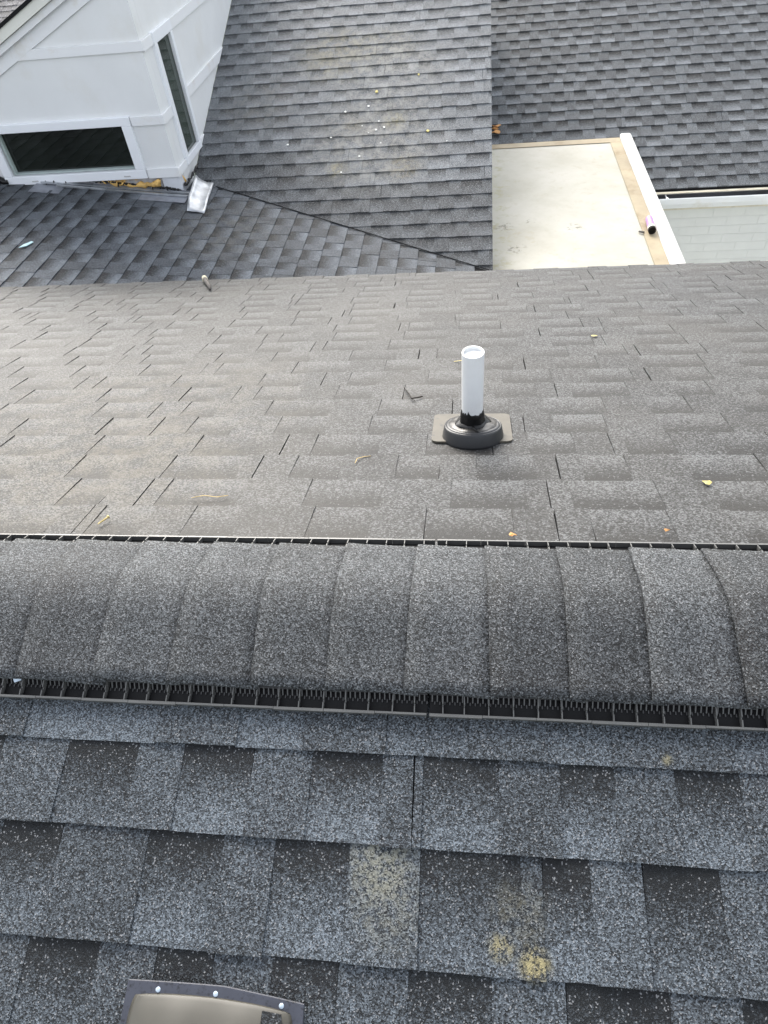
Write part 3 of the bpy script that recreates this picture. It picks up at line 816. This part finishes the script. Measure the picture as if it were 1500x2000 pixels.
# crumpled kick-out plate at the corner
b = MB(); rr = random.Random(2)
NX, NY = 7, 11
for j in range(NY + 1):
    for i in range(NX + 1):
        t, s = i / NX, j / NY
        y = 4.50 + 0.56 * s; x = XD + 0.115 + 0.10 * s * 0 + (0.145) * t - 0.10 * s * (1 - 0) + 0.05 * s
        x = -2.215 + 0.135 * t - 0.07 * s
        z = cz(x) + 0.016 + 0.05 * (1 - t) ** 3 * min(1, s * 3) + 0.004 * math.sin(9 * s + 4 * t) + rr.uniform(-0.002, 0.002)
        b.v.append(Vector((x, y, z)))
for j in range(NY):
    for i in range(NX):
        p = j * (NX + 1) + i; b.f.append((p, p + 1, p + NX + 2, p + NX + 1))
kp = b.build('corner_flashing', M['zinc'], dm, smooth=True); kp['label'] = 'shiny crumpled galvanised plate'
md = kp.modifiers.new('thickness', 'SOLIDIFY'); md.thickness = 0.002

# ------------------------------------------------------------------ flat membrane roof, wall and gutter beyond
def membrane_mat():
    mt, nt, bs = mat('cream_membrane'); g = NT(nt); p = g.pos()
    n = g.noise(1.7, 6, 0.65, p); n2 = g.noise(9, 6, 0.7, p); n3 = g.noise(26, 4, 0.7, p)
    c = g.ramp(n, [(0.25, (0.33, 0.31, 0.245)), (0.5, (0.41, 0.395, 0.33)), (0.75, (0.47, 0.455, 0.40))])
    c = g.mix(g.math('MULTIPLY', g.range(n2, 0.52, 0.72), 0.55), c, (0.34, 0.30, 0.21, 1))
    x, y, z = g.sep(p)
    # dirt washed against the left wall and small mould specks
    lf = g.math('MULTIPLY', g.range(x, 0.42, 0.20), g.range(n2, 0.46, 0.66))
    c = g.mix(g.math('MULTIPLY', lf, 0.7), c, (0.30, 0.28, 0.15, 1))
    for cen, r in (((0.50, 5.10, -1.64), 0.07), ((0.85, 4.95, -1.64), 0.10), ((0.36, 4.62, -1.64), 0.12), ((0.28, 5.0, -1.64), 0.12)):
        k = g.math('MULTIPLY', g.blob(p, cen, r), g.range(n3, 0.52, 0.6))
        c = g.mix(g.math('MULTIPLY', k, 0.7), c, (0.10, 0.10, 0.07, 1))
    g.l.new(c, bs.inputs['Base Color']); bs.inputs['Roughness'].default_value = 0.6
    g.bump(g.noise(5, 4, 0.6, p), 0.15, 0.02, bs)
    return mt
M['membrane'] = membrane_mat()
M['white_curb'] = plain('white_membrane', (0.66, 0.655, 0.62), 0.5, 0.4, var=0.03, scale=2, dirt=(0.55, 0.47, 0.33), dirt_scale=3, dirt_amt=0.2)
M['tape'] = plain('stained_seam_tape', (0.36, 0.30, 0.20), 0.6, 0.3, var=0.2, scale=2.5, dirt=(0.22, 0.16, 0.08), dirt_scale=3.5, dirt_amt=0.75)
ZE = -1.645
b = MB(); b.box((0.145, 3.2, ZE - 0.25), (1.477, 6.90, ZE))
flat = tag(b.build('flat_roof', M['membrane']), 'flat cream membrane roof with brown seam strips and a white raised edge', 'flat roof')
def fpart(name, p0, p1, m_, bev=0.01): 
    b = MB(); b.box(p0, p1); o = b.build(name, m_, flat); bevel(o, bev, 3); return o
fpart('edge_curb', (1.480, 3.2, ZE - 0.9), (1.597, 6.985, ZE + 0.022), M['white_curb'], 0.02)
fpart('back_curb', (0.145, 6.905, ZE - 0.12), (1.477, 6.985, ZE + 0.020), M['white_curb'], 0.012)
b = MB(); b.add([(1.372, 3.2, ZE + 0.004), (1.478, 3.2, ZE + 0.004), (1.478, 6.74, ZE + 0.004), (1.372, 6.74, ZE + 0.004), (1.372, 3.2, ZE + 0.007), (1.478, 3.2, ZE + 0.007), (1.478, 6.74, ZE + 0.007), (1.372, 6.74, ZE + 0.007)], [(3, 2, 1, 0), (4, 5, 6, 7), (0, 1, 5, 4), (1, 2, 6, 5), (2, 3, 7, 6), (3, 0, 4, 7)])
b.build('seam_strip', M['tape'], flat)
b = MB(); b.box((0.147, 6.745, ZE + 0.0035), (1.476, 6.860, ZE + 0.0065)); b.build('seam_strip', M['tape'], flat)

M['brick'] = plain('painted_brick', (0.68, 0.69, 0.675), 0.6, 0.3, var=0.03, scale=8, bump=0.08, bscale=20)
M['joint'] = plain('painted_joint', (0.67, 0.68, 0.665), 0.7, 0.3, var=0.03)
YW = 6.30
b = MB(); b.box((1.30, YW, -6.2), (5.2, YW + 0.2, -2.02))
bw = tag(b.build('brick_wall', M['joint']), 'white painted brick wall under the gutter past the flat roof', 'wall')
zc = -2.145; r = 0; bh, bl_ = 0.082, 0.290
while zc - bh > -3.4:
    x = 1.20 - (0.15 if r % 2 else 0)
    while x < 4.6:
        xa = max(x, 1.302)
        if x + bl_ > 1.35:
            bb = MB(); bb.box((xa, YW - 0.0035 + random.Random(r * 91 + int(x * 50)).uniform(-.001, .001), zc - bh), (x + bl_, YW + 0.02, zc))
            bb.build('brick', M['brick'], bw)
        x += bl_ + 0.007
    zc -= bh + 0.007; r += 1
b = MB(); b.box((1.30, YW - 0.02, -2.138), (5.2, YW - 0.001, -2.03)); b.build('frieze_board', plain('cream_frieze', (0.66, 0.62, 0.52), 0.6), bw)
gut = empty('gutter', (1.5, 6.12, -2.0))
tag(gut, 'white metal gutter along the eave above the brick wall', 'gutter')
M['gutter_in'] = plain('gutter_inside', (0.045, 0.048, 0.055), 0.6, 0.3, var=0.3, scale=8)
b = MB(); b.prism([Vector((1.62, y, z)) for y, z in ((6.058, -1.935), (6.066, -1.930), (6.072, -1.938), (6.068, -1.955), (6.072, -1.985), (6.092, -2.030), (6.20, -2.034), (6.20, -2.040), (6.088, -2.036), (6.066, -1.988), (6.060, -1.955))], (3.5, 0, 0))
b.build('trough', M['trim_paint'], gut)
b = MB(); b.box((1.62, 6.075, -2.0), (5.12, 6.185, -1.992)); b.build('trough_floor', M['gutter_in'], gut)
b = MB(); b.box((1.62, 6.187, -2.03), (5.12, 6.195, -1.945)); b.build('back_plate', M['gutter_in'], gut)
b = MB(); b.box((1.62, 6.150, -1.921), (5.12, 6.185, -1.914)); b.build('drip_edge', plain('beige_drip_edge', (0.62, 0.57, 0.45), 0.5), gut)
b = MB(); b.lathe((1.86, 6.08, -1.945), (0, 1, 0), [(0.014, 0), (0.014, 0.02), (0.006, 0.022), (0.006, 0.10)], 14); b.build('spike', M['vinyl'], gut, smooth=False)

# ------------------------------------------------------------------ house walls under the eaves (out of the photograph's view)
b = MB(); b.box((-5.8, 2.70, -6.2), (4.3, 2.95, -1.55)); 
b.build('eave_wall', M['white_paint'], far_roof)

# ------------------------------------------------------------------ small litter
M['brass'] = plain('brass_screw', (0.62, 0.50, 0.22), 0.35, 0.5, metal=0.6, var=0.1)
M['bark'] = plain('grey_twig_bark', (0.13, 0.12, 0.11), 0.8, 0.2, var=0.3, scale=60)
M['cut'] = plain('pale_cut_wood', (0.72, 0.66, 0.50), 0.7, 0.2)
M['dark_twig'] = plain('dark_twig', (0.02, 0.017, 0.014), 0.8, 0.2)
M['straw'] = plain('straw', (0.56, 0.42, 0.18), 0.7, 0.2, var=0.2, scale=50)
M['leaf'] = plain('dry_orange_leaf', (0.50, 0.26, 0.10), 0.7, 0.2, var=0.3, scale=60)
M['chip'] = plain('white_paint_chip', (0.80, 0.80, 0.76), 0.6, 0.3, var=0.03)
M['yellow'] = plain('yellow_leaf', (0.62, 0.52, 0.20), 0.7, 0.2, var=0.2, scale=60)
M['mint'] = plain('pale_blue_scrap', (0.45, 0.66, 0.70), 0.5, 0.3)
HT = 0.0105
def fp(x, y, n=HT): return far.pt(x, y / ca, n)
# screw by the ridge vent
sc = empty('screw', fp(-0.807, 0.240)); tag(sc, 'brass-coloured screw lying on the far slope beside the ridge vent', 'screw')
a_, c_ = fp(-0.802, 0.254, 0.0145), fp(-0.813, 0.228, 0.012)
b = MB(); b.tube([a_, a_.lerp(c_, 0.9), c_], [0.0016, 0.0014, 0.0003], 8); b.build('shank', M['brass'], sc)
b = MB(); b.lathe(a_, a_ - c_, [(0.0016, -0.002), (0.0042, 0.001), (0.0042, 0.002), (0.0002, 0.0022)], 14); b.build('head', M['brass'], sc)
b = MB(); mid_ = a_.lerp(c_, 0.35)
for t in (0.2, 0.3, 0.4, 0.5, 0.6, 0.7):
    b.lathe(a_.lerp(c_, t), a_ - c_, [(0.0015, -0.0009), (0.0026, 0.0), (0.0015, 0.0009)], 10)
b.build('thread', M['brass'], sc)
# broken twig at the far eave
tw_ = empty('twig', fp(-1.57, 2.95)); tag(tw_, 'short broken grey twig with a pale end at the far eave', 'twig')
b = MB(); b.tube([fp(-1.485, 2.78, 0.018), fp(-1.52, 2.86, 0.026), fp(-1.57, 2.96, 0.022), fp(-1.615, 3.05, 0.026)], [0.006, 0.012, 0.013, 0.013], 9); b.build('stem', M['bark'], tw_, smooth=True)
b = MB(); b.tube([fp(-1.6145, 3.048, 0.026), fp(-1.636, 3.095, 0.028)], [0.019, 0.016], 9); b.build('broken_end', M['cut'], tw_, smooth=True)
b = MB(); b.tube([fp(-0.210, 1.085, 0.012), fp(-0.188, 1.02, 0.014), fp(-0.178, 0.985, 0.013), fp(-0.160, 0.995, 0.012), fp(-0.145, 1.005, 0.012)], [0.0018, 0.002, 0.002, 0.0018, 0.0025], 6)
b.tube([fp(-0.1795, 0.99, 0.013), fp(-0.164, 0.962, 0.012)], [0.0014, 0.001], 5)
tag(b.build('twig', M['dark_twig']), 'thin forked black twig lying beside the pipe boot', 'twig')

def sliver(name, pts, w, m_, label, cat, group=None, th=0.0012):
    """thin bent leaf or straw with real thickness"""
    b = MB(); pts = [Vector(p) for p in pts]; n = len(pts)
    for j, p in enumerate(pts):
        d = (pts[min(j + 1, n - 1)] - pts[max(j - 1, 0)]).normalized(); s = d.cross(far.N).normalized()
        ww = w * (0.25 + 0.75 * math.sin(math.pi * (j + 0.35) / (n - 0.3)))
        b.v += [p - s * ww, p + s * ww, p + s * ww * 0.8 + Vector((0, 0, th)), p - s * ww * 0.8 + Vector((0, 0, th))]
    for j in range(n - 1):
        for i in range(4):
            k = j * 4; b.f.append((k + i, k + (i + 1) % 4, k + 4 + (i + 1) % 4, k + 4 + i))
    b.f.append((3, 2, 1, 0)); k = (n - 1) * 4; b.f.append((k, k + 1, k + 2, k + 3))
    return tag(b.build(name, m_), label, cat, group)
def fpx(x, y, n=HT): return far.pt(x, y / ca, n)
def crumple(x, y, r, m_, label, seed):
    q = random.Random(seed); b = MB(); n = 9
    b.v.append(fpx(x, y, 0.0165))
    for i in range(n):
        t = 6.283 * i / n; k = q.uniform(0.55, 1.25)
        b.v.append(fpx(x + r * k * math.cos(t), y + 0.8 * r * k * math.sin(t), 0.011 + q.uniform(0, 0.005)))
    b.f = [(0, 1 + i, 1 + (i + 1) % n) for i in range(n)]
    o = tag(b.build('leaf', m_), label, 'leaf')
    md = o.modifiers.new('thickness', 'SOLIDIFY'); md.thickness = 0.001
    return o
sliver('straw', [fpx(-0.645, 0.352), fpx(-0.615, 0.357, 0.014), fpx(-0.585, 0.356), fpx(-0.560, 0.364)], 0.0011, M['straw'], 'straight straw-coloured stalk on the far slope above the ridge vent', 'straw')
sliver('straw', [fpx(-0.285, 0.535), fpx(-0.282, 0.555, 0.014), fpx(-0.268, 0.572), fpx(-0.250, 0.577)], 0.0010, M['straw'], 'curled straw-coloured stalk on the far slope left of the pipe boot', 'straw')
crumple(0.091, 0.205, 0.0085, M['leaf'], 'crumpled orange leaf bit against the ridge vent lip', 4)
crumple(0.533, 0.434, 0.012, M['yellow'], 'pale yellow curled leaf lying alone on the far slope', 9)
crumple(0.393, 0.228, 0.006, M['leaf'], 'small brown leaf crumb lying a little way from the ridge vent lip', 6)
crumple(0.482, 1.645, 0.013, M['yellow'], 'small yellowish leaf fleck high on the far slope beyond the pipe', 12)
sliver('straw', [fpx(-0.055, 1.36), fpx(-0.03, 1.362, 0.013), fpx(-0.005, 1.358)], 0.0022, M['yellow'], 'fine yellow stalk behind the top of the white pipe', 'straw')
# scrap of shingle on the roof vent, paper tag under the caps
b = MB(); zz = near
b.prism([near.pt(u, d, 0.0215 + 0.26 * (d - 0.612) * 0.8) for u, d in ((-0.284, 0.6145), (-0.256, 0.6165), (-0.2535, 0.632), (-0.262, 0.6295), (-0.274, 0.631), (-0.284, 0.6285))], near.N * 0.0028)
sc2 = tag(b.build('shingle_scrap', M['near']), 'torn scrap of dark shingle stuck to the roof vent hood', 'scrap')
add_tab_attr(sc2.data, [(0.9, 0.7, 0.5)] * len(sc2.data.vertices))
b = MB(); b.prism([near.pt(-0.800, 0.168, 0.0245), near.pt(-0.782, 0.166, 0.0265), near.pt(-0.784, 0.170, 0.0255), near.pt(-0.797, 0.174, 0.0225)], near.N * 0.0012)
tag(b.build('plastic_scrap', M['nail']), 'pale blue plastic sliver poking out under the ridge cap', 'scrap')
def cpt(x, y, n=0.011): return Vector((x, y, cz(x))) + cricket.N * n
b = MB(); b.prism([cpt(-3.19, 3.70), cpt(-3.145, 3.73), cpt(-3.12, 3.79), cpt(-3.14, 3.80), cpt(-3.175, 3.75)], cricket.N * 0.004)
tag(b.build('plastic_scrap', M['mint']), 'mint-coloured scrap lying on the low dark roof under the dormer', 'scrap')
# pale flecks on the upper roof
rr = random.Random(77)
def upt(x, y, n): 
    z = (-2.888 + sb * y) / cb
    return Vector((x, y, z)) + upper.N * n
fl_pts = [(-0.82, 5.96, 'y'), (-0.46, 6.13, 'y'), (-0.36, 5.48, 'y')] + [(-0.78, 5.62, 'w'), (-0.80, 5.53, 'w'), (-0.73, 5.55, 'w'), (-0.86, 5.50, 'w'), (-0.92, 5.58, 'w'), (-0.75, 5.38, 'w'), (-1.06, 5.09, 'w'), (-0.92, 5.25, 'w'), (-0.20, 5.36, 'w'), (-1.18, 5.47, 'w'), (-1.08, 5.75, 'w'), (-0.88, 5.80, 'w'), (-1.55, 5.42, 'w')]
for (x, y, k) in fl_pts:
    s_ = rr.uniform(0.010, 0.015) if k == 'y' else rr.uniform(0.004, 0.010)
    n = 6; ph = rr.uniform(0, 6)
    b = MB(); b.prism([upt(x + s_ * math.cos(ph + 6.283 * i / n) * rr.uniform(0.7, 1.4), y + s_ * 1.3 * math.sin(ph + 6.283 * i / n) * rr.uniform(0.5, 1.0), 0.0085) for i in range(n)], upper.N * (0.006 if k == 'y' else 0.003))
    if k == 'y': tag(b.build('leaf', M['yellow']), 'small round yellow leaf lying on the stained upper roof', 'leaf', 'yellow leaves on the upper roof')
    else: tag(b.build('paint_chip', M['chip']), 'tiny white paint chip scattered on the stained upper roof', 'paint chip', 'paint chips on the upper roof')
# leaves caught in the corner by the flat roof
b = MB()
for i in range(6):
    x, y = 0.20 + rr.uniform(0, 0.10), 7.00 + rr.uniform(0, 0.10); z = (-3.953 + sb * y) / cb + 0.014 + i * 0.003
    ph = rr.uniform(0, 6)
    b.prism([Vector((x + 0.035 * math.cos(ph + t) * rr.uniform(0.7, 1.2), y + 0.030 * math.sin(ph + t), z + 0.01 * math.sin(t))) for t in (0, 1.2, 2.3, 3.4, 4.6, 5.5)], (0, 0, 0.004))
tag(b.build('leaf_litter', M['leaf']), 'orange leaf litter caught where the flat roof meets the farther roof', 'leaves')
# sealant tube lying on the flat roof
M['purple'] = plain('purple_tube', (0.42, 0.24, 0.50), 0.4, 0.4, var=0.1)
M['tube_white'] = plain('tube_white', (0.75, 0.73, 0.66), 0.5, 0.4)
t0_, t1_ = Vector((1.440, 4.965, ZE + 0.038)), Vector((1.430, 4.745, ZE + 0.038))
tb = empty('sealant_tube', Vector((1.435, 4.85, ZE))); tag(tb, 'purple and white sealant tube with a dark open end on the flat roof', 'tube')
ax = (t1_ - t0_)
b = MB(); b.lathe(t0_, ax, [(0.010, -0.012), (0.012, 0.0), (0.028, 0.004), (0.029, 0.15)], 18); b.build('body', M['purple'], tb, smooth=False)
b = MB(); b.lathe(t0_ + ax.normalized() * 0.151, ax, [(0.0292, 0.0), (0.0292, 0.035)], 18); b.build('band', M['tube_white'], tb)
b = MB(); b.lathe(t0_ + ax.normalized() * 0.187, ax, [(0.030, 0.0), (0.030, 0.028), (0.024, 0.028), (0.022, 0.010), (0.0002, 0.009)], 18); b.build('end_cap', M['dark_twig'], tb)
b = MB(); b.tube([(1.34, 4.80, ZE + 0.012), (1.365, 4.785, ZE + 0.014), (1.38, 4.78, ZE + 0.014)], [0.007, 0.009, 0.005], 7)
tag(b.build('twig', M['bark']), 'stubby dark twig lying beside the sealant tube', 'twig')
